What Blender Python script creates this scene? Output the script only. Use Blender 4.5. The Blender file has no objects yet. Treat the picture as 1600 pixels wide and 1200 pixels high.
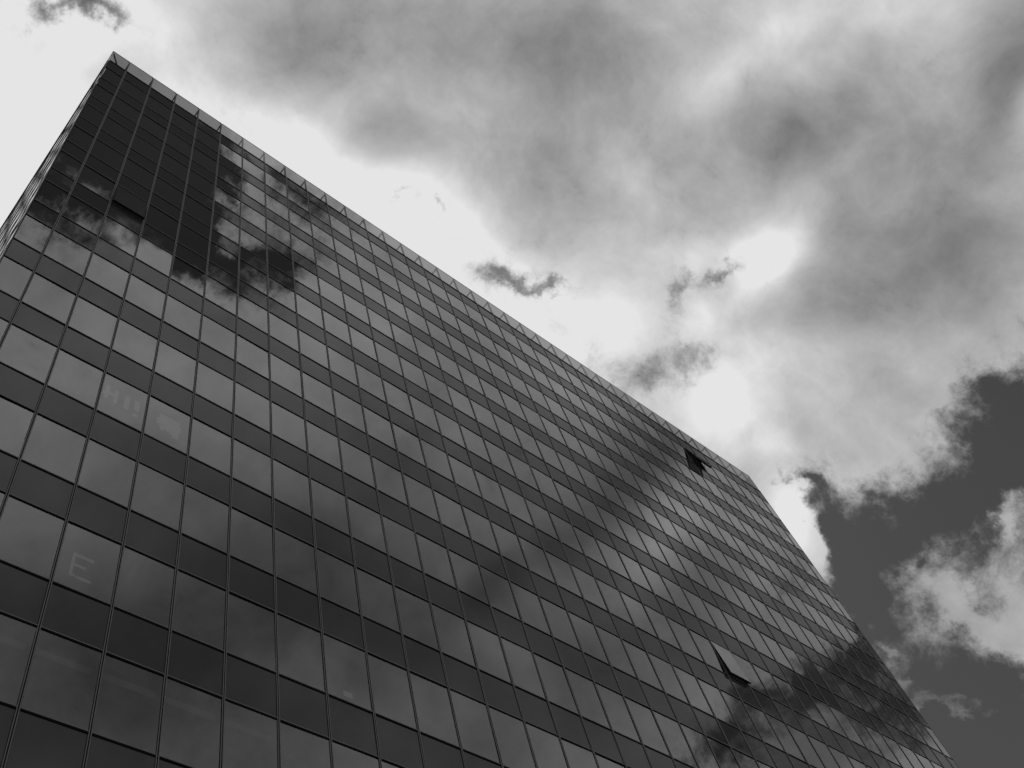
import bpy, math, random
from mathutils import Vector, Matrix
C = bpy.context
scene = C.scene
col = scene.collection
random.seed(7)

# ------------------------------------------------------------------ camera
B = 1.4                                   # facade bay width in metres
PITCH, WIN = 2.5758711 * B, 1.5563902 * B  # storey height, window height
CZ = 10.91504 * B + 1.6                   # height of the sill line of storey 0
CAM = Vector((-0.3567862 * B, -10.7379896 * B, 1.6))
ROT = Matrix(((0.7536511, -0.47522074, -0.45406527),
              (-0.62343214, -0.73566284, -0.26482553),
              (-0.20818835, 0.48266493, -0.85070099)))
FPX = 1637.4995                            # focal length for a 1600 px wide frame
cd = bpy.data.cameras.new('camera')
cam = bpy.data.objects.new('camera', cd)
col.objects.link(cam)
cam.matrix_world = Matrix.Translation(CAM) @ ROT.to_4x4()
cd.sensor_width = 36.0
cd.lens = FPX * 36.0 / 1600.0
cd.clip_start = 0.1
cd.clip_end = 6000.0
scene.camera = cam
scene.render.resolution_x, scene.render.resolution_y = 1024, 768

# ------------------------------------------------------------------ exposure
vs = scene.view_settings
scene.display_settings.display_device = 'sRGB'
vs.view_transform = 'Standard'
vs.look = 'None'
vs.exposure = 0.0
vs.gamma = 1.0
scene.cycles.max_bounces = 10
scene.cycles.transparent_max_bounces = 12
scene.cycles.glossy_bounces = 4
scene.cycles.diffuse_bounces = 3
scene.cycles.caustics_reflective = False
scene.cycles.caustics_refractive = False

# ------------------------------------------------------------------ sun
SUN_AZ, SUN_EL = math.radians(45.8), math.radians(62.0)   # azimuth from +Y towards +X
sd = bpy.data.lights.new('sun', 'SUN')
sd.energy = 2.2
sd.angle = math.radians(0.5)
sd.color = (1.0, 1.0, 1.0)                # the photograph is black and white
sun = bpy.data.objects.new('sun', sd)
col.objects.link(sun)
sdir = Vector((math.sin(SUN_AZ) * math.cos(SUN_EL), math.cos(SUN_AZ) * math.cos(SUN_EL), math.sin(SUN_EL)))
sun.rotation_euler = sdir.to_track_quat('Z', 'Y').to_euler()

# ------------------------------------------------------------------ world: Nishita sky + procedural clouds
w = bpy.data.worlds.new('World')
scene.world = w
w.use_nodes = True
nt = w.node_tree
nt.nodes.clear()
N, L = nt.nodes.new, nt.links.new

def put(inp, v):
    if hasattr(v, 'is_output') or isinstance(v, bpy.types.NodeSocket):
        L(v, inp)
    else:
        inp.default_value = v

def mth(op, a, b=None, c=None, clamp=False):
    n = N('ShaderNodeMath'); n.operation = op; n.use_clamp = clamp
    put(n.inputs[0], a)
    if b is not None: put(n.inputs[1], b)
    if c is not None: put(n.inputs[2], c)
    return n.outputs[0]

def vmth(op, a, b=None, c=None):
    n = N('ShaderNodeVectorMath'); n.operation = op
    put(n.inputs[0], a)
    if b is not None: put(n.inputs[1], b)
    if c is not None: put(n.inputs[2], c)
    return n

def noise(vec, scale, detail, rough=0.5, dist=0.0):
    n = N('ShaderNodeTexNoise')
    put(n.inputs['Vector'], vec)
    n.inputs['Scale'].default_value = scale
    n.inputs['Detail'].default_value = detail
    n.inputs['Roughness'].default_value = rough
    n.inputs['Distortion'].default_value = dist
    return n

tc = N('ShaderNodeTexCoord')
D0 = tc.outputs['Generated']              # direction of the ray: the clouds lie on the sky sphere
# wind-torn edges: bend the direction with three octave bands of noise
w1 = noise(D0, 7.0, 2.0, 0.5)
w2 = noise(D0, 26.0, 5.0, 0.62)
o1 = vmth('MULTIPLY_ADD', w1.outputs['Color'], (0.07,) * 3, (-0.035,) * 3).outputs[0]
o2 = vmth('MULTIPLY_ADD', w2.outputs['Color'], (0.085,) * 3, (-0.0425,) * 3).outputs[0]
DW = vmth('NORMALIZE', vmth('ADD', vmth('ADD', D0, o1).outputs[0], o2).outputs[0]).outputs[0]
DS = vmth('NORMALIZE', vmth('ADD', D0, o1).outputs[0]).outputs[0]       # softer bend for the shading inside the clouds

# Cloud masses on the sky sphere: (azimuth deg, elevation deg, size deg, size deg, turn deg, amount)
# <tables>
BASE_GREY = 0.729
SKY_REF = 0.2100
GREY = [
    (-2.18, 68.66, 7.25, 9.1, 36.1, 0.294), (-9.44, 74.92, 4.2, 1.74, 45.8, 0.196), (38.58, 73.2, 4.81, 2.5, -36.3, 0.235),
    (52.25, 69.42, 5.05, 2.39, -49.2, 0.243), (60.58, 66.09, 5.17, 2.28, -56.8, 0.235), (65.85, 60.67, 5.24, 2.61, -61.6, 0.235),
    (71.76, 58.86, 2.42, 2.08, -33.8, 0.118), (75.29, 51.55, 3.03, 2.75, -36.0, 0.235), (88.39, 56.05, 1.83, 1.74, -48.4, 0.431),
    (82.35, 55.65, 1.67, 1.02, -22.4, 0.086), (84.35, 63.17, 1.67, 2.04, -15.5, 0.031), (78.52, 55.72, 2.03, 1.72, -39.4, 0.137),
    (83.5, 58.58, 1.85, 1.02, -44.3, 0.137), (89.12, 70.91, 5.0, 4.46, -50.5, -0.18), (70.84, 76.78, 6.6, 2.83, -32.9, -0.094),
    (41.02, 78.6, 3.84, 2.8, -3.8, -0.102), (77.29, 68.11, 2.73, 2.67, -39.3, -0.102), (54.65, 72.86, 2.35, 1.65, -17.8, -0.176),
    (101.78, 54.24, 7.86, 5.98, -61.0, -0.102), (97.58, 59.07, 4.12, 1.62, -49.5, -0.11), (105.87, 54.32, 4.14, 3.07, -65.1, -0.071),
    (109.11, 50.53, 1.66, 3.56, -67.8, -0.118), (101.32, 51.55, 3.25, 3.14, -60.0, -0.063), (97.9, 48.53, 2.93, 2.53, -56.0, -0.102),
    (91.52, 49.79, 4.96, 2.28, -18.3, -0.133), (106.52, 57.97, 1.22, 1.84, -66.3, -0.098), (112.57, 52.26, 2.21, 2.04, -71.7, -0.125),
    (97.36, 63.74, 2.22, 1.12, -27.8, 0.118), (106.67, 62.02, 2.12, 0.94, -46.8, 0.094), (102.16, 62.84, 1.58, 0.82, -52.6, 0.055),
    (98.78, 67.67, 1.98, 0.93, -88.0, 0.039), (103.99, 60.05, 1.87, 1.24, -64.0, 0.055), (102.39, 47.84, 1.12, 1.23, -60.3, 0.063),
    (101.7, 49.25, 1.42, 0.94, -38.0, 0.039), (108.57, 58.54, 0.62, 1.76, -87.7, 0.055), (95.12, 53.29, 1.87, 1.95, -54.3, -0.078),
    (87.42, 51.23, 1.6, 1.33, -46.6, -0.024), (87.15, 46.65, 1.85, 1.64, -45.3, -0.071), (94.62, 45.66, 2.32, 1.91, -52.0, -0.071),
    (74.63, 44.22, 1.16, 1.66, -34.0, 0.235), (76.89, 47.41, 1.96, 1.01, -36.6, 0.078), (80.46, 36.92, 4.37, 4.04, -36.7, -0.094),
    (74.84, 34.1, 2.64, 1.21, -31.5, -0.235), (4.4, 75.14, 1.77, 1.21, 31.6, -0.118), (4.24, 70.49, 1.75, 1.24, 30.2, -0.098),
    (142.86, 66.88, 11.6, 6.81, -143.7, 0.102), (169.09, 60.63, 4.65, 5.74, 160.3, 0.141), (153.8, 60.98, 6.4, 4.02, 174.2, 0.039),
    (144.5, 50.95, 8.68, 4.25, -155.7, -0.22), (157.99, 45.24, 9.57, 5.05, -173.8, -0.282), (125.81, 44.55, 11.86, 5.6, 179.3, -0.102),
    (127.88, 51.37, 3.1, 1.72, 167.4, -0.071), (133.64, 56.2, 4.13, 1.73, 141.9, -0.059), (109.7, 54.42, 6.9, 4.16, -117.7, 0.098),
    (122.29, 49.03, 5.52, 1.16, 166.9, -0.173), (128.38, 47.92, 2.06, 1.01, -163.1, -0.078), (129.59, 45.05, 3.04, 1.48, -144.5, 0.098),
    (117.06, 46.02, 3.07, 1.33, 166.0, 0.094), (115.66, 50.88, 5.2, 1.72, 167.0, -0.043), (111.55, 47.29, 3.25, 1.5, 160.2, 0.18),
    (111.78, 34.07, 1.83, 1.5, -153.1, -0.078),
]
COVER = [
    (81.63, 40.19, 6.08, 4.42, -26.1, -3.3), (92.0, 41.05, 3.67, 2.63, -31.5, -2.8), (75.02, 31.93, 8.58, 5.29, -30.9, -3.6),
    (74.82, 41.16, 1.93, 3.5, -13.3, -1.9), (76.41, 45.37, 1.94, 0.6, -40.9, -1.6), (80.12, 36.16, 2.27, 1.32, -57.9, 2.2),
    (82.23, 34.69, 1.68, 1.82, -37.3, 0.5), (78.57, 38.59, 1.79, 0.77, -46.3, 0.9), (81.49, 34.02, 1.67, 1.36, -36.5, 1.5),
    (84.96, 37.84, 0.9, 1.82, -62.9, 2.4), (89.05, 39.78, 3.44, 1.85, -28.6, -1.1), (74.27, 42.21, 0.98, 1.92, -5.3, 1.6),
    (81.58, 38.81, 1.0, 1.59, -49.0, 1.3), (74.17, 44.04, 1.19, 2.6, -5.5, 4.0), (82.89, 45.36, 1.95, 1.75, 4.8, 0.9),
    (88.38, 45.77, 1.84, 0.97, -24.9, 0.9), (74.17, 35.33, 1.62, 0.81, -41.7, 1.9), (74.4, 33.62, 2.98, 0.41, -23.0, 2.0),
    (75.2, 37.18, 1.33, 0.58, -53.8, 1.3), (83.51, 46.3, 2.88, 2.93, -10.8, 0.9), (-5.45, 76.67, 2.29, 0.82, 42.2, -2.5),
    (64.67, 63.33, 1.6, 0.9, -12.7, -1.9), (68.67, 61.98, 1.74, 0.49, -39.1, -1.7), (79.44, 58.21, 0.88, 1.51, -40.5, -2.1),
    (83.98, 57.38, 1.86, 0.61, -16.0, -1.7), (71.52, 55.2, 2.14, 1.74, -33.2, -1.5), (76.03, 54.43, 1.36, 0.76, -47.2, -1.1),
    (60.42, 68.47, 0.76, 0.31, -23.6, -1.3), (55.95, 69.54, 0.27, 0.61, -19.4, -1.0), (165.49, 77.7, 4.57, 3.65, 157.8, -3.4),
    (170.32, 72.45, 4.2, 3.74, 154.6, -2.7), (156.35, 71.86, 3.41, 2.96, -156.9, -3.2), (154.15, 68.51, 3.49, 1.5, -165.4, -2.3),
    (146.65, 67.24, 1.97, 1.85, 179.0, -1.7), (140.25, 70.2, 1.97, 2.02, -155.4, -0.6), (136.35, 70.06, 2.48, 1.02, -138.5, -1.9),
    (140.92, 67.86, 1.34, 1.01, -175.9, -1.0), (142.75, 67.56, 1.33, 0.68, -177.5, -1.2), (176.33, 68.23, 2.3, 1.86, 150.1, -2.2),
    (168.37, 67.93, 2.08, 0.97, 179.7, -1.6), (169.97, 69.57, 1.62, 0.45, -171.6, 0.8), (147.06, 71.56, 0.77, 1.66, -170.2, 1.8),
    (149.4, 69.53, 0.64, 0.54, -153.1, 0.6), (148.43, 68.89, 0.82, 0.83, 176.9, 1.2), (161.66, 66.58, 1.23, 0.52, -173.7, 0.5),
    (155.15, 66.28, 1.91, 0.6, -162.5, 0.6), (111.47, 37.38, 3.55, 1.82, -176.2, -2.5), (106.41, 37.24, 1.93, 0.95, 172.8, -2.0),
    (106.51, 34.07, 2.55, 2.52, -100.9, -2.5), (117.5, 36.6, 2.24, 1.84, -156.4, -2.3), (107.47, 41.49, 2.31, 0.57, 177.3, -1.3),
    (112.07, 33.69, 1.44, 0.7, -172.4, 3.0), (109.72, 39.51, 2.78, 0.79, -114.1, 1.1),
]
CLEAR = [
    (64.67, 63.33, 4.18, 2.77, -27.6, 0.047), (77.0, 56.84, 4.09, 4.14, -38.2, 0.125), (-6.64, 76.81, 2.57, 1.75, 43.4, 0.094),
    (112.23, 36.99, 6.29, 4.67, -152.7, 0.047), (162.6, 72.02, 7.73, 5.74, 162.4, 0.078),
]
# </tables>

def axes(az, el, turn):
    a, e, t = (math.radians(q) for q in (az, el, turn))
    c = Vector((math.sin(a) * math.cos(e), math.cos(a) * math.cos(e), math.sin(e)))
    east = Vector((math.cos(a), -math.sin(a), 0.0))
    north = c.cross(east) * -1.0
    if north.z < 0: north = -north
    north = c.cross(east).normalized()
    if north.z < 0: north = -north
    e1 = east * math.cos(t) + north * math.sin(t)
    e2 = c.cross(e1)
    return c, e1, e2

def blobs(vec, table, start, after=None):
    """sum of soft oval patches round directions c: exp(-((angle to c)/size)^2)"""
    acc = start
    src = vec
    if after is not None:                  # the tiny offset only keeps the nodes in one long chain
        src = vmth('MULTIPLY_ADD', after, (1e-7,) * 3, vec).outputs[0]
    for n, (az, el, r1, r2, turn, amt) in enumerate(table):
        if n and n % 5 == 0:
            src = vmth('MULTIPLY_ADD', acc, (1e-7,) * 3, vec).outputs[0]
        c, e1, e2 = axes(az, el, turn)
        r1, r2 = math.radians(r1), math.radians(r2)
        if r1 < r2: r1, r2, e1, e2 = r2, r1, e2, e1
        k = 2.0 / r1 ** 2
        q = mth('MULTIPLY_ADD', vmth('DOT_PRODUCT', src, c).outputs['Value'], -k, k)
        if r1 / r2 > 1.03:
            v = vmth('DOT_PRODUCT', src, e2 * math.sqrt(1 / r2 ** 2 - 1 / r1 ** 2)).outputs['Value']
            q = mth('MULTIPLY_ADD', v, v, q)
        acc = mth('MULTIPLY_ADD', mth('POWER', 0.36788, q), amt, acc)
    return acc

def smooth(v, lo, hi):
    n = N('ShaderNodeMapRange'); n.interpolation_type = 'SMOOTHSTEP'
    put(n.inputs['Value'], v)
    n.inputs['From Min'].default_value = lo
    n.inputs['From Max'].default_value = hi
    return n.outputs[0]

fA = noise(DS, 9.5, 6.0, 0.56).outputs[0]
fB = noise(D0, 3.4, 2.0, 0.5).outputs[0]
fC = noise(DS, 24.0, 5.0, 0.72).outputs[0]
grey = blobs(DS, GREY, BASE_GREY)
grey = mth('ADD', grey, mth('MULTIPLY_ADD', fA, 0.40, -0.20))
grey = mth('ADD', grey, mth('MULTIPLY_ADD', fB, 0.08, -0.04))
grey = mth('ADD', grey, mth('MULTIPLY_ADD', fC, 0.15, -0.075))
cover = blobs(DW, COVER, 1.75, grey)
cover = mth('ADD', cover, mth('MULTIPLY_ADD', fC, 3.8, -1.9))
cover = mth('ADD', cover, mth('MULTIPLY_ADD', fA, 1.6, -0.8))
cover = smooth(cover, -1.0, 1.35)
clear = blobs(DS, CLEAR, 0.285, cover)
cloud_lin = mth('POWER', mth('MINIMUM', mth('MAXIMUM', grey, 0.1), 0.895), 2.2)

sky = N('ShaderNodeTexSky')
sky.sky_type = 'NISHITA'
sky.sun_disc = False
sky.sun_elevation = SUN_EL
sky.sun_rotation = SUN_AZ
sky.air_density = 1.0
sky.dust_density = 0.4
sep = N('ShaderNodeSeparateColor'); L(sky.outputs[0], sep.inputs[0])
# red-filter black and white film: blue sky goes dark
bw = mth('MULTIPLY_ADD', sep.outputs[0], 0.8, mth('MULTIPLY', sep.outputs[1], 0.2))
BG = 0.10
clear_k = mth('POWER', mth('MULTIPLY', clear, 1.0), 2.2)      # how thin the air haze looks there
clear_lin = mth('MULTIPLY', mth('MULTIPLY', bw, BG), mth('DIVIDE', clear_k, SKY_REF))
mix = mth('MULTIPLY_ADD', mth('SUBTRACT', cloud_lin, clear_lin), cover, clear_lin)
rad = mth('DIVIDE', mix, BG)
comb = N('ShaderNodeCombineColor')
for i in range(3): L(rad, comb.inputs[i])
bg = N('ShaderNodeBackground'); bg.inputs['Strength'].default_value = BG
L(comb.outputs[0], bg.inputs['Color'])
wo = N('ShaderNodeOutputWorld'); L(bg.outputs[0], wo.inputs['Surface'])
w.cycles.sampling_method = 'MANUAL'
w.cycles.sample_map_resolution = 512

# ------------------------------------------------------------------ materials
def mat(name):
    m = bpy.data.materials.new(name); m.use_nodes = True
    t = m.node_tree; t.nodes.clear()
    return m, t

def solid(name, v, rough=0.6, spec=0.3, var=0.0, scale=3.0, metallic=0.0):
    m, t = mat(name)
    p = t.nodes.new('ShaderNodeBsdfPrincipled')
    p.inputs['Roughness'].default_value = rough
    p.inputs['Specular IOR Level'].default_value = spec
    p.inputs['Metallic'].default_value = metallic
    if var:
        tcn = t.nodes.new('ShaderNodeTexCoord')
        nz = t.nodes.new('ShaderNodeTexNoise'); nz.inputs['Scale'].default_value = scale
        nz.inputs['Detail'].default_value = 6
        t.links.new(tcn.outputs['Object'], nz.inputs['Vector'])
        r = t.nodes.new('ShaderNodeMapRange')
        r.inputs['From Min'].default_value = 0.3; r.inputs['From Max'].default_value = 0.7
        r.inputs['To Min'].default_value = v * (1 - var); r.inputs['To Max'].default_value = v * (1 + var)
        t.links.new(nz.outputs[0], r.inputs[0])
        cc = t.nodes.new('ShaderNodeCombineColor')
        for i in range(3): t.links.new(r.outputs[0], cc.inputs[i])
        t.links.new(cc.outputs[0], p.inputs['Base Color'])
    else:
        p.inputs['Base Color'].default_value = (v, v, v, 1)
    o = t.nodes.new('ShaderNodeOutputMaterial')
    t.links.new(p.outputs[0], o.inputs[0])
    return m

def coated(name, r0, factor, under, value, rough=0.0, bump=0.0, grime=0.0):
    """reflective glass: Schlick reflection over either a see-through or an opaque ground"""
    m, t = mat(name)
    nd, ln = t.nodes.new, t.links.new
    lw = nd('ShaderNodeLayerWeight'); lw.inputs['Blend'].default_value = 0.5
    def mt(op, a, b, c=None):
        n = nd('ShaderNodeMath'); n.operation = op
        for i, v in enumerate((a, b, c)):
            if v is None: continue
            if isinstance(v, bpy.types.NodeSocket): ln(v, n.inputs[i])
            else: n.inputs[i].default_value = v
        return n.outputs[0]
    f5 = mt('POWER', lw.outputs['Facing'], 5.0)
    r = mt('MULTIPLY_ADD', f5, (1 - r0) * factor, r0 * factor)
    tcn = nd('ShaderNodeTexCoord')
    gl = nd('ShaderNodeBsdfGlossy'); gl.inputs['Roughness'].default_value = rough
    gl.inputs['Color'].default_value = (1, 1, 1, 1)
    if bump:
        nz = nd('ShaderNodeTexNoise'); nz.inputs['Scale'].default_value = 0.55
        nz.inputs['Detail'].default_value = 1.0
        gm = nd('ShaderNodeNewGeometry')
        ln(gm.outputs['Position'], nz.inputs['Vector'])
        bp = nd('ShaderNodeBump'); bp.inputs['Distance'].default_value = bump
        bp.inputs['Strength'].default_value = 1.0
        ln(nz.outputs[0], bp.inputs['Height']); ln(bp.outputs[0], gl.inputs['Normal'])
    if under == 'clear':
        un = nd('ShaderNodeBsdfTransparent'); un.inputs['Color'].default_value = (value,) * 3 + (1,)
    else:
        un = nd('ShaderNodeBsdfDiffuse'); un.inputs['Color'].default_value = (value,) * 3 + (1,)
    mx = nd('ShaderNodeMixShader')
    ln(r, mx.inputs[0]); ln(un.outputs[0], mx.inputs[1]); ln(gl.outputs[0], mx.inputs[2])
    last = mx.outputs[0]
    if grime:                              # thin film of dust lying on the pane
        gz = nd('ShaderNodeTexNoise'); gz.inputs['Scale'].default_value = 1.3
        gz.inputs['Detail'].default_value = 7; gz.inputs['Roughness'].default_value = 0.6
        g2 = nd('ShaderNodeNewGeometry'); ln(g2.outputs['Position'], gz.inputs['Vector'])
        dd = nd('ShaderNodeBsdfDiffuse'); dd.inputs['Color'].default_value = (0.35, 0.35, 0.35, 1)
        amt = mt('MULTIPLY_ADD', gz.outputs[0], grime * 2, -grime * 0.6)
        amx = mt('MAXIMUM', amt, 0.0)
        m2 = nd('ShaderNodeMixShader'); ln(amx, m2.inputs[0]); ln(last, m2.inputs[1]); ln(dd.outputs[0], m2.inputs[2])
        last = m2.outputs[0]
    o = nd('ShaderNodeOutputMaterial'); ln(last, o.inputs[0])
    return m

M_GLASS = coated('window_glass', 0.24, 0.72, 'clear', 0.38, bump=0.0010, grime=0.012)
M_SPAN = coated('spandrel_glass', 0.115, 0.42, 'solid', 0.031, bump=0.0014, grime=0.012)
M_PARA = coated('parapet_glass', 0.09, 0.55, 'clear', 0.25, bump=0.0014, grime=0.03)
M_RIB = solid('anodised_aluminium', 0.085, 0.42, 0.5, 0.12, 1.5)
M_GASKET = solid('black_gasket', 0.006, 0.8, 0.1)
M_STEEL = solid('painted_steel', 0.15, 0.5, 0.4)
M_SLAB = solid('ceiling_concrete', 0.22, 0.9, 0.1, 0.15, 0.7)
M_CORE = solid('interior_wall', 0.16, 0.9, 0.1, 0.1, 0.5)
M_PAPER = solid('white_paper', 0.8, 0.9, 0.1)
M_BLIND = solid('blind_casing', 0.22, 0.7, 0.2)
M_ROOF = solid('roof_gravel', 0.18, 0.95, 0.1, 0.3, 8.0)
M_PLINTH = solid('dark_stone', 0.10, 0.5, 0.4, 0.2, 2.0)
M_GROUND = solid('paving', 0.16, 0.85, 0.2, 0.25, 0.8)

# ------------------------------------------------------------------ mesh builder
class MB:
    def __init__(s, f=None):
        s.v, s.f, s.m, s.map = [], [], [], f or (lambda u, w, z: (u, w, z))
    def box(s, a, b, mi=0):
        (x0, y0, z0), (x1, y1, z1) = a, b
        n = len(s.v)
        for z in (z0, z1):
            for x, y in ((x0, y0), (x1, y0), (x1, y1), (x0, y1)):
                s.v.append(s.map(x, y, z))
        for q in ((0, 3, 2, 1), (4, 5, 6, 7), (0, 1, 5, 4), (1, 2, 6, 5), (2, 3, 7, 6), (3, 0, 4, 7)):
            s.f.append([n + i for i in q]); s.m.append(mi)
    def quad(s, pts, mi=0):
        n = len(s.v)
        s.v += [s.map(*p) for p in pts]
        s.f.append([n, n + 1, n + 2, n + 3]); s.m.append(mi)
    def bar(s, p, q, r, mi=0):            # square bar between two points
        p, q = Vector(s.map(*p)), Vector(s.map(*q))
        d = (q - p).normalized()
        up = Vector((0, 0, 1)) if abs(d.z) < 0.9 else Vector((1, 0, 0))
        a = d.cross(up).normalized() * r; b = d.cross(a).normalized() * r
        n = len(s.v)
        for o in (p, q):
            for sa, sb in ((1, 1), (1, -1), (-1, -1), (-1, 1)):
                s.v.append(tuple(o + a * sa + b * sb))
        for k in ((0, 3, 2, 1), (4, 5, 6, 7), (0, 1, 5, 4), (1, 2, 6, 5), (2, 3, 7, 6), (3, 0, 4, 7)):
            s.f.append([n + i for i in k]); s.m.append(mi)
    def mesh(s, name, mats):
        me = bpy.data.meshes.new(name)
        me.from_pydata(s.v, [], s.f)
        for k in mats: me.materials.append(k)
        for p, i in zip(me.polygons, s.m): p.material_index = i
        me.update(calc_edges=True)
        return me
    def build(s, name, mats, parent=None, loc=(0, 0, 0)):
        return link(name, s.mesh(name, mats if isinstance(mats, (list, tuple)) else [mats]), parent, loc)

def link(name, data, parent=None, loc=(0, 0, 0)):
    o = bpy.data.objects.new(name, data)
    col.objects.link(o)
    o.location = loc
    if parent: o.parent = parent
    return o

# ------------------------------------------------------------------ ground
g = MB(); R_ = 2500.0
g.quad([(-R_, -R_, 0), (R_, -R_, 0), (R_, R_, 0), (-R_, R_, 0)])
go = g.build('ground', M_GROUND); go['kind'] = 'structure'

# ------------------------------------------------------------------ the tower
tower = link('office_tower', None)
tower['label'] = 'dark glass office tower with three open windows and a pale glass parapet against clouds'
tower['category'] = 'office building'

ZTOP = CZ + 12 * PITCH                     # foot of the parapet
ZPAR = CZ + 32.446808 * B                  # top of the parapet glass
KLO, KHI = -4, 11
X0, X1 = 0.3038 * B, 37.6321 * B
DEP = 17.4 * B
US = [X0] + [k * B for k in range(1, 38)] + [X1]                  # front bay lines (x)
VS = [0.0] + [(0.696 + k) * B for k in range(17)] + [DEP]         # side bay lines (y)
HW = 0.034                                 # half width of a mullion
RW = 0.021                                 # width of each of its two ribs
PRF, PRL = 0.024, 0.012                    # how far ribs stand proud, front and side walls

front = lambda u, w_, z: (u, -w_, z)
left = lambda u, w_, z: (X0 - w_, u, z)
right = lambda u, w_, z: (X1 + w_, DEP - u, z)
back = lambda u, w_, z: (X0 + X1 - u, DEP + w_, z)

def sill(k): return CZ + k * PITCH
def head(k): return CZ + k * PITCH + WIN

# projection, used only to rank which panes show largest in the photograph
RT = ROT.transposed()
def pix(p):
    q = RT @ (Vector(p) - CAM)
    if q.z > -0.5: return None
    return 800 - FPX * q.x / q.z, 600 + FPX * q.y / q.z
def shown(f, u0, u1, z0, z1):
    P = [pix(f(u, 0, z)) for u, z in ((u0, z0), (u1, z0), (u1, z1), (u0, z1))]
    if any(p is None for p in P): return 0
    cx, cy = sum(p[0] for p in P) / 4, sum(p[1] for p in P) / 4
    a = abs(sum(P[i][0] * P[(i + 1) % 4][1] - P[(i + 1) % 4][0] * P[i][1] for i in range(4))) / 2
    inx = [(-10 < p[0] < 1610 and -10 < p[1] < 1210) for p in P]
    return a * (sum(inx) + 0.01) / 4

def pane_bits(mb, u0, u1, z0, z1, tilt=(0, 0), ring=True, mi_glass=0, mi_ring=1):
    """one pane between mullions, slightly out of true, with its black edge seal"""
    a, b, c, d = u0 + HW, u1 - HW, z0 + HW, z1 - HW
    uc, zc = (a + b) / 2, (c + d) / 2
    off = lambda u, z: (u - uc) * tilt[0] + (z - zc) * tilt[1]
    mb.quad([(u, off(u, z), z) for u, z in ((a, c), (b, c), (b, d), (a, d))], mi_glass)
    if ring:
        t, s = 0.009, 0.005
        mb.box((a, -0.01, c), (a + t, s, d), mi_ring); mb.box((b - t, -0.01, c), (b, s, d), mi_ring)
        mb.box((a + t, -0.01, c), (b - t, s, c + t), mi_ring); mb.box((a + t, -0.01, d - t), (b - t, s, d), mi_ring)

def tl(): return (random.gauss(0, 0.0026), random.gauss(0, 0.0026))

OPEN = {(2, 7): 4.0, (31, 11): 13.0, (23, 4): 4.6}               # bay, storey: swing in degrees
wins, spans = [], []
for fname, f, edges in (('front', front, US), ('left', left, VS), ('right', right, VS), ('back', back, US)):
    for i in range(len(edges) - 1):
        for k in range(KLO, KHI + 1):
            wins.append((shown(f, edges[i], edges[i + 1], sill(k), head(k)) if fname in ('front', 'left') else 0, fname, f, i, k, edges[i], edges[i + 1]))
            spans.append((shown(f, edges[i], edges[i + 1], head(k), sill(k + 1)) if fname in ('front', 'left') else 0, fname, f, i, k, edges[i], edges[i + 1]))
wins = [q for q in wins if not (q[1] == 'front' and (q[3], q[4]) in OPEN)]
wins.sort(key=lambda q: -q[0]); spans.sort(key=lambda q: -q[0])

windows = {}
def ring_frame(mb, a, b, c, d, y0, y1, t, mi=0):
    mb.box((a, y0, c), (a + t, y1, d), mi); mb.box((b - t, y0, c), (b, y1, d), mi)
    mb.box((a + t, y0, c), (b - t, y1, c + t), mi); mb.box((a + t, y0, d - t), (b - t, y1, d), mi)

for a_, fname, f, i, k, u0, u1 in wins[:97]:
    wd, ht = (u1 - u0), WIN
    mb = MB(lambda u, w_, z: (u, -w_, z))
    ring_frame(mb, -wd / 2 + HW, wd / 2 - HW, -ht / 2 + HW, ht / 2 - HW, -0.03, 0.005, 0.009)
    ctr = f((u0 + u1) / 2, 0, (sill(k) + head(k)) / 2)
    wo_ = mb.build('window', M_GASKET, tower, ctr)
    if fname == 'left': wo_.rotation_euler.z = -math.pi / 2
    pm = MB(lambda u, w_, z: (u, -w_, z))
    pm.quad([(-wd / 2 + HW, 0, -ht / 2 + HW), (wd / 2 - HW, 0, -ht / 2 + HW), (wd / 2 - HW, 0, ht / 2 - HW), (-wd / 2 + HW, 0, ht / 2 - HW)])
    t_ = tl()
    pn = pm.build('pane', M_GLASS, wo_)
    pn.rotation_euler = (t_[1], 0, t_[0])
    windows[(fname, i, k)] = wo_
rest = MB(); rest_maps = rest
for a_, fname, f, i, k, u0, u1 in wins[97:]:
    rest.map = f
    pane_bits(rest, u0, u1, sill(k), head(k), tl())
ro = rest.build('window', [M_GLASS, M_GASKET], tower); ro['kind'] = 'stuff'

for a_, fname, f, i, k, u0, u1 in spans[:100]:
    mb = MB(f); pane_bits(mb, u0, u1, head(k), sill(k + 1), tl())
    mb.build('spandrel_panel', [M_SPAN, M_GASKET], tower)
rest = MB()
for a_, fname, f, i, k, u0, u1 in spans[100:]:
    rest.map = f
    pane_bits(rest, u0, u1, head(k), sill(k + 1), tl())
ro = rest.build('spandrel_panel', [M_SPAN, M_GASKET], tower); ro['kind'] = 'stuff'

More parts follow.
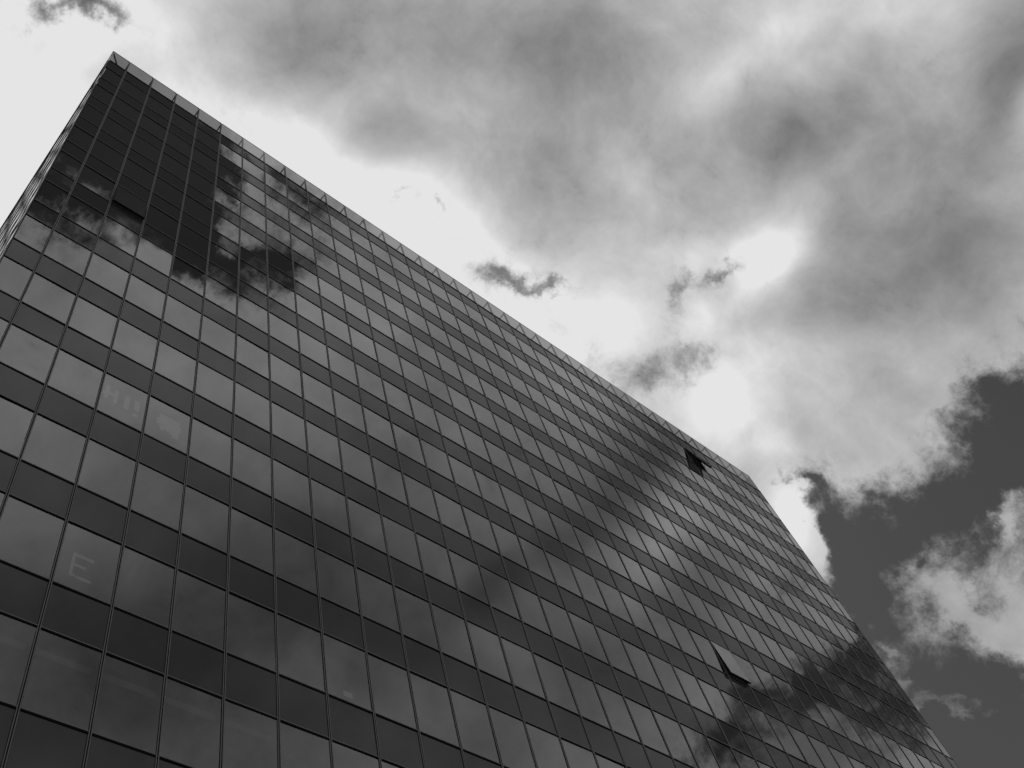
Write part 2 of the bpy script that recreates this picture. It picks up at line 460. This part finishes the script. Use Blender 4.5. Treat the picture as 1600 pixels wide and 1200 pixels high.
# mullions: two ribs with a dark joint between them
def proud(mb): return PRF if mb.map is front else PRL
def mullion(mb, u, z0, z1):
    PR = proud(mb)
    mb.box((u - HW, -0.05, z0), (u - HW + RW, PR, z1), 0)
    mb.box((u + HW - RW, -0.05, z0), (u + HW, PR, z1), 0)
    mb.box((u - HW + RW, -0.05, z0), (u + HW - RW, 0.002, z1), 1)
def transom(mb, edges, z):
    PR = proud(mb)
    for a, b in zip(edges[:-1], edges[1:]):
        a, b = a + HW, b - HW
        mb.box((a, -0.045, z + HW - 0.024), (b, PR - 0.003, z + HW), 0)
        mb.box((a, -0.045, z - HW), (b, PR - 0.003, z - HW + 0.014), 1)
        mb.box((a, -0.045, z - HW + 0.014), (b, -0.004, z + HW - 0.024), 1)
ZB = sill(KLO)
hid = MB()
for f, edges, vis in ((front, US, True), (left, VS, True), (right, VS, False), (back, US, False)):
    for u in edges[1:-1]:
        if vis:
            mb = MB(f); mullion(mb, u, ZB, ZTOP); mb.build('mullion', [M_RIB, M_GASKET], tower)
        else:
            hid.map = f; mullion(hid, u, ZB, ZTOP)
o = hid.build('mullion', [M_RIB, M_GASKET], tower); o['kind'] = 'stuff'
for f, edges in ((front, US), (left, VS)):
    for k in range(KLO, KHI + 1):
        for z in (sill(k), head(k)):
            mb = MB(f); transom(mb, edges, z); mb.build('transom', [M_RIB, M_GASKET], tower)
    mb = MB(f); transom(mb, edges, ZTOP); mb.build('transom', [M_RIB, M_GASKET], tower)
hid = MB()
for f, edges in ((right, VS), (back, US)):
    hid.map = f
    for k in range(KLO, KHI + 1):
        transom(hid, edges, sill(k)); transom(hid, edges, head(k))
    transom(hid, edges, ZTOP)
o = hid.build('transom', [M_RIB, M_GASKET], tower); o['kind'] = 'stuff'
# corner posts
for (x, y, sx, sy) in ((X0, 0, -1, -1), (X1, 0, 1, -1), (X0, DEP, -1, 1), (X1, DEP, 1, 1)):
    mb = MB()
    x0, x1 = sorted((x + sx * 0.012, x - sx * 0.016)); y0, y1 = sorted((y + sy * 0.012, y - sy * 0.016))
    mb.box((x0, y0, ZB), (x1, y1, ZTOP)); mb.build('corner_post', M_RIB, tower)

# inside: floor plates, core, roof, plinth
for k in range(KLO, KHI + 2):
    z1_ = sill(k) - 0.02 if k > KLO else sill(k)
    mb = MB(); mb.box((X0 + 0.12, 0.12, head(k - 1) + 0.06 if k > KLO else 0.05), (X1 - 0.12, DEP - 0.12, z1_))
    if k == KHI + 1: mb.build('roof', M_ROOF, tower)
    elif k > KLO: mb.build('floor_slab', M_SLAB, tower)
    else: mb.build('lobby_wall', M_PLINTH, tower)
mb = MB(); mb.box((X0 + 6, 5.0, sill(KLO)), (X1 - 6, DEP - 5.0, ZTOP - 0.6)); mb.build('core_wall', M_CORE, tower)
mb = MB(); mb.box((X0 - 0.03, -0.03, 0.0), (X1 + 0.03, DEP + 0.03, 0.6)); mb.box((X0 - 0.03, -0.03, ZB - 0.35), (X1 + 0.03, DEP + 0.03, ZB - 0.035))
mb.build('plinth', M_PLINTH, tower)

# ------------------------------------------------------------------ parapet
hpane, hpost = MB(), MB()                  # the two rear walls, not in the photograph, as one piece each
for f, edges, vis in ((front, US, True), (left, VS, True), (right, VS, False), (back, US, False)):
    for i in range(len(edges) - 1):
        u0, u1 = edges[i], edges[i + 1]
        j0 = 0.012 if i else 0.0; j1 = 0.012 if i < len(edges) - 2 else 0.0
        mb = MB(f) if vis else hpane
        mb.map = f
        mb.quad([(u0 + j0, 0.0, ZTOP + HW), (u1 - j1, 0.0, ZTOP + HW), (u1 - j1, 0.0, ZPAR - 0.033), (u0 + j0, 0.0, ZPAR - 0.033)], 0)
        rail = ((u0 + j0, -0.012, ZPAR - 0.032), (u1 - j1, 0.012, ZPAR))
        if vis:
            pp = mb.build('parapet_pane', M_PARA, tower)
            mb = MB(f); mb.box(*rail); mb.build('top_rail', M_STEEL, pp)
        else: mb.box(*rail, 1)
    mb = MB(f); mb.box((edges[0] + 0.1, -0.075, ZTOP + HW + 0.002), (edges[-1] - 0.1, -0.012, ZTOP + 0.14)); mb.build('base_rail', M_RIB, tower)
    mb = MB(f); mb.box((edges[0] + 0.03, 0.001, ZTOP + HW + 0.001), (edges[-1] - 0.03, 0.032, ZTOP + HW + 0.045)); mb.build('parapet_flashing', M_GASKET, tower)
    for u in edges[1:-1]:
        mb = MB(f) if vis else hpost
        mb.map = f
        mb.box((u - 0.028, -0.10, ZTOP + 0.142), (u + 0.028, -0.006, ZPAR - 0.034))
        if vis: ps = mb.build('parapet_post', M_STEEL, tower); mb = MB(f)
        mb.bar((u, -0.10, ZPAR - 0.14), (u, -1.1, ZPAR - 0.12), 0.032)
        mb.bar((u, -1.1, ZPAR - 0.12), (u, -1.1, ZTOP), 0.024)
        if vis: mb.build('back_stay', M_STEEL, ps); mb = MB(f)
        mb.box((u - 0.10, -0.03, ZPAR - 0.10), (u - 0.03, -0.004, ZPAR - 0.07))
        if vis: mb.build('clamp', M_STEEL, ps)
o = hpane.build('parapet_pane', [M_PARA, M_STEEL], tower); o['kind'] = 'stuff'
o = hpost.build('parapet_post', M_STEEL, tower); o['kind'] = 'stuff'
mb = MB()
mb.bar((X0 + 0.09, 0.09, ZPAR - 0.14), (X0 + 0.9, 0.9, ZPAR - 0.12), 0.036)
mb.bar((X0 + 0.9, 0.9, ZPAR - 0.12), (X0 + 0.9, 0.9, ZTOP), 0.026)
mb.build('corner_stay', M_STEEL, tower)
mb = MB(); mb.box((X0 + 0.02, 0.012, ZPAR - 0.16), (X0 + 0.10, 0.03, ZPAR - 0.10)); mb.build('corner_clamp', M_STEEL, tower)

# ------------------------------------------------------------------ windows standing open (top hung)
OLAB = {(2, 7): 'top hung window open just a crack near the left corner',
        (31, 11): 'top hung window swung wide open just under the parapet',
        (23, 4): 'top hung window tilted open in the lower right of the facade'}
for (i, k), ang in OPEN.items():
    u0, u1 = US[i], US[i + 1]; zt = head(k) - HW; zb = sill(k) + HW
    mb = MB(front); ring_frame(mb, u0 + HW, u1 - HW, zb, zt, -0.09, 0.004, 0.03)
    wn = mb.build('window', M_GASKET, tower); wn['label'] = OLAB[(i, k)]
    a, b, h = u0 + HW + 0.004, u1 - HW - 0.004, zt - zb
    Rm = math.radians(ang)
    def sash(u, w_, z, Rm=Rm, zt=zt):       # z measured down from the hinge
        return (u, -(w_ * math.cos(Rm) - z * math.sin(Rm) + 0.006), zt + z * math.cos(Rm) + w_ * math.sin(Rm))
    mb = MB(sash)
    ring_frame(mb, a, b, -h, 0, -0.12 if ang > 10 else -0.07, 0.004, 0.034)
    sf = mb.build('sash_frame', M_GASKET, wn)
    mb = MB(sash); mb.quad([(a + .02, 0.006, -h + .02), (b - .02, 0.006, -h + .02), (b - .02, 0.006, -.02), (a + .02, 0.006, -.02)])
    mb.build('pane', M_GLASS, wn)
    mb = MB(sash); mb.quad([(a + .034, -0.03, -h + .034), (a + .034, -0.03, -.034), (b - .034, -0.03, -.034), (b - .034, -0.03, -h + .034)])
    mb.build('inner_pane', M_INNER if 'M_INNER' in globals() else M_GLASS, wn)
    for u in (a + 0.02, b - 0.02):
        p = sash(u, -0.04, -h * 0.55)
        mb = MB(); mb.bar((u, 0.04, zt - h * 0.85), (p[0], p[1], p[2]), 0.009); mb.build('stay_arm', M_STEEL, wn)

# ------------------------------------------------------------------ things taped inside the panes
def sheet(name, win, rects, u_ref, z_ref, label=None, y=0.016, matr=M_PAPER):
    """flat paper pieces just behind the glass; rects in bay units and storey-0 units"""
    mb = MB(front)
    for (a, b, c, d) in rects:
        mb.box((a * B, -y - 0.0015, CZ + c * B), (b * B, -y, CZ + d * B))
    par = windows.get(win, tower)
    me = mb.mesh(name, [matr])
    o = link(name, me, par)
    if par is not tower: o.location = -Vector(par.location)
    if label: o['label'] = label
    return o
# HI! in the sixth-ish storey, fourth bay
W = ('front', 3, 3)
sheet('paper_letter', W, [(3.10, 3.185, 8.36, 8.84), (3.185, 3.30, 8.53, 8.66), (3.30, 3.385, 8.33, 8.82), (3.06, 3.10, 8.47, 8.60)], 0, 0, 'white paper letter H')
sheet('paper_letter', W, [(3.52, 3.63, 8.30, 8.82)], 0, 0, 'white paper letter I')
sheet('paper_letter', W, [(3.74, 3.85, 8.42, 8.80), (3.74, 3.84, 8.20, 8.30)], 0, 0, 'white paper exclamation mark')
sheet('paper_picture', ('front', 4, 3), [(4.30, 4.76, 8.32, 8.80), (4.25, 4.30, 8.38, 8.62), (4.34, 4.42, 8.20, 8.32), (4.42, 4.56, 8.26, 8.32), (4.62, 4.76, 8.12, 8.32), (4.56, 4.62, 8.22, 8.30), (4.76, 4.80, 8.42, 8.60)], 0, 0, 'blocky picture of white paper squares')
sheet('paper_letter', ('front', 3, 1), [(3.235, 3.285, 2.90, 3.46), (3.285, 3.59, 3.385, 3.46), (3.285, 3.48, 3.15, 3.215), (3.285, 3.335, 2.90, 2.96), (3.355, 3.60, 2.88, 2.95)], 0, 0, 'white paper letter E')
sheet('sticker', ('front', 8, 1), [(8.38, 8.57, 2.73, 2.86)], 0, 0, 'small white sticker low in the pane')
for i in (1, 2, 3, 4, 5, 6):
    if ('front', i, 0) in windows:
        sheet('blind_casing', ('front', i, 0), [(i + 0.04, i + 0.92, 1.14, 1.27)], 0, 0, None, 0.14, M_BLIND)
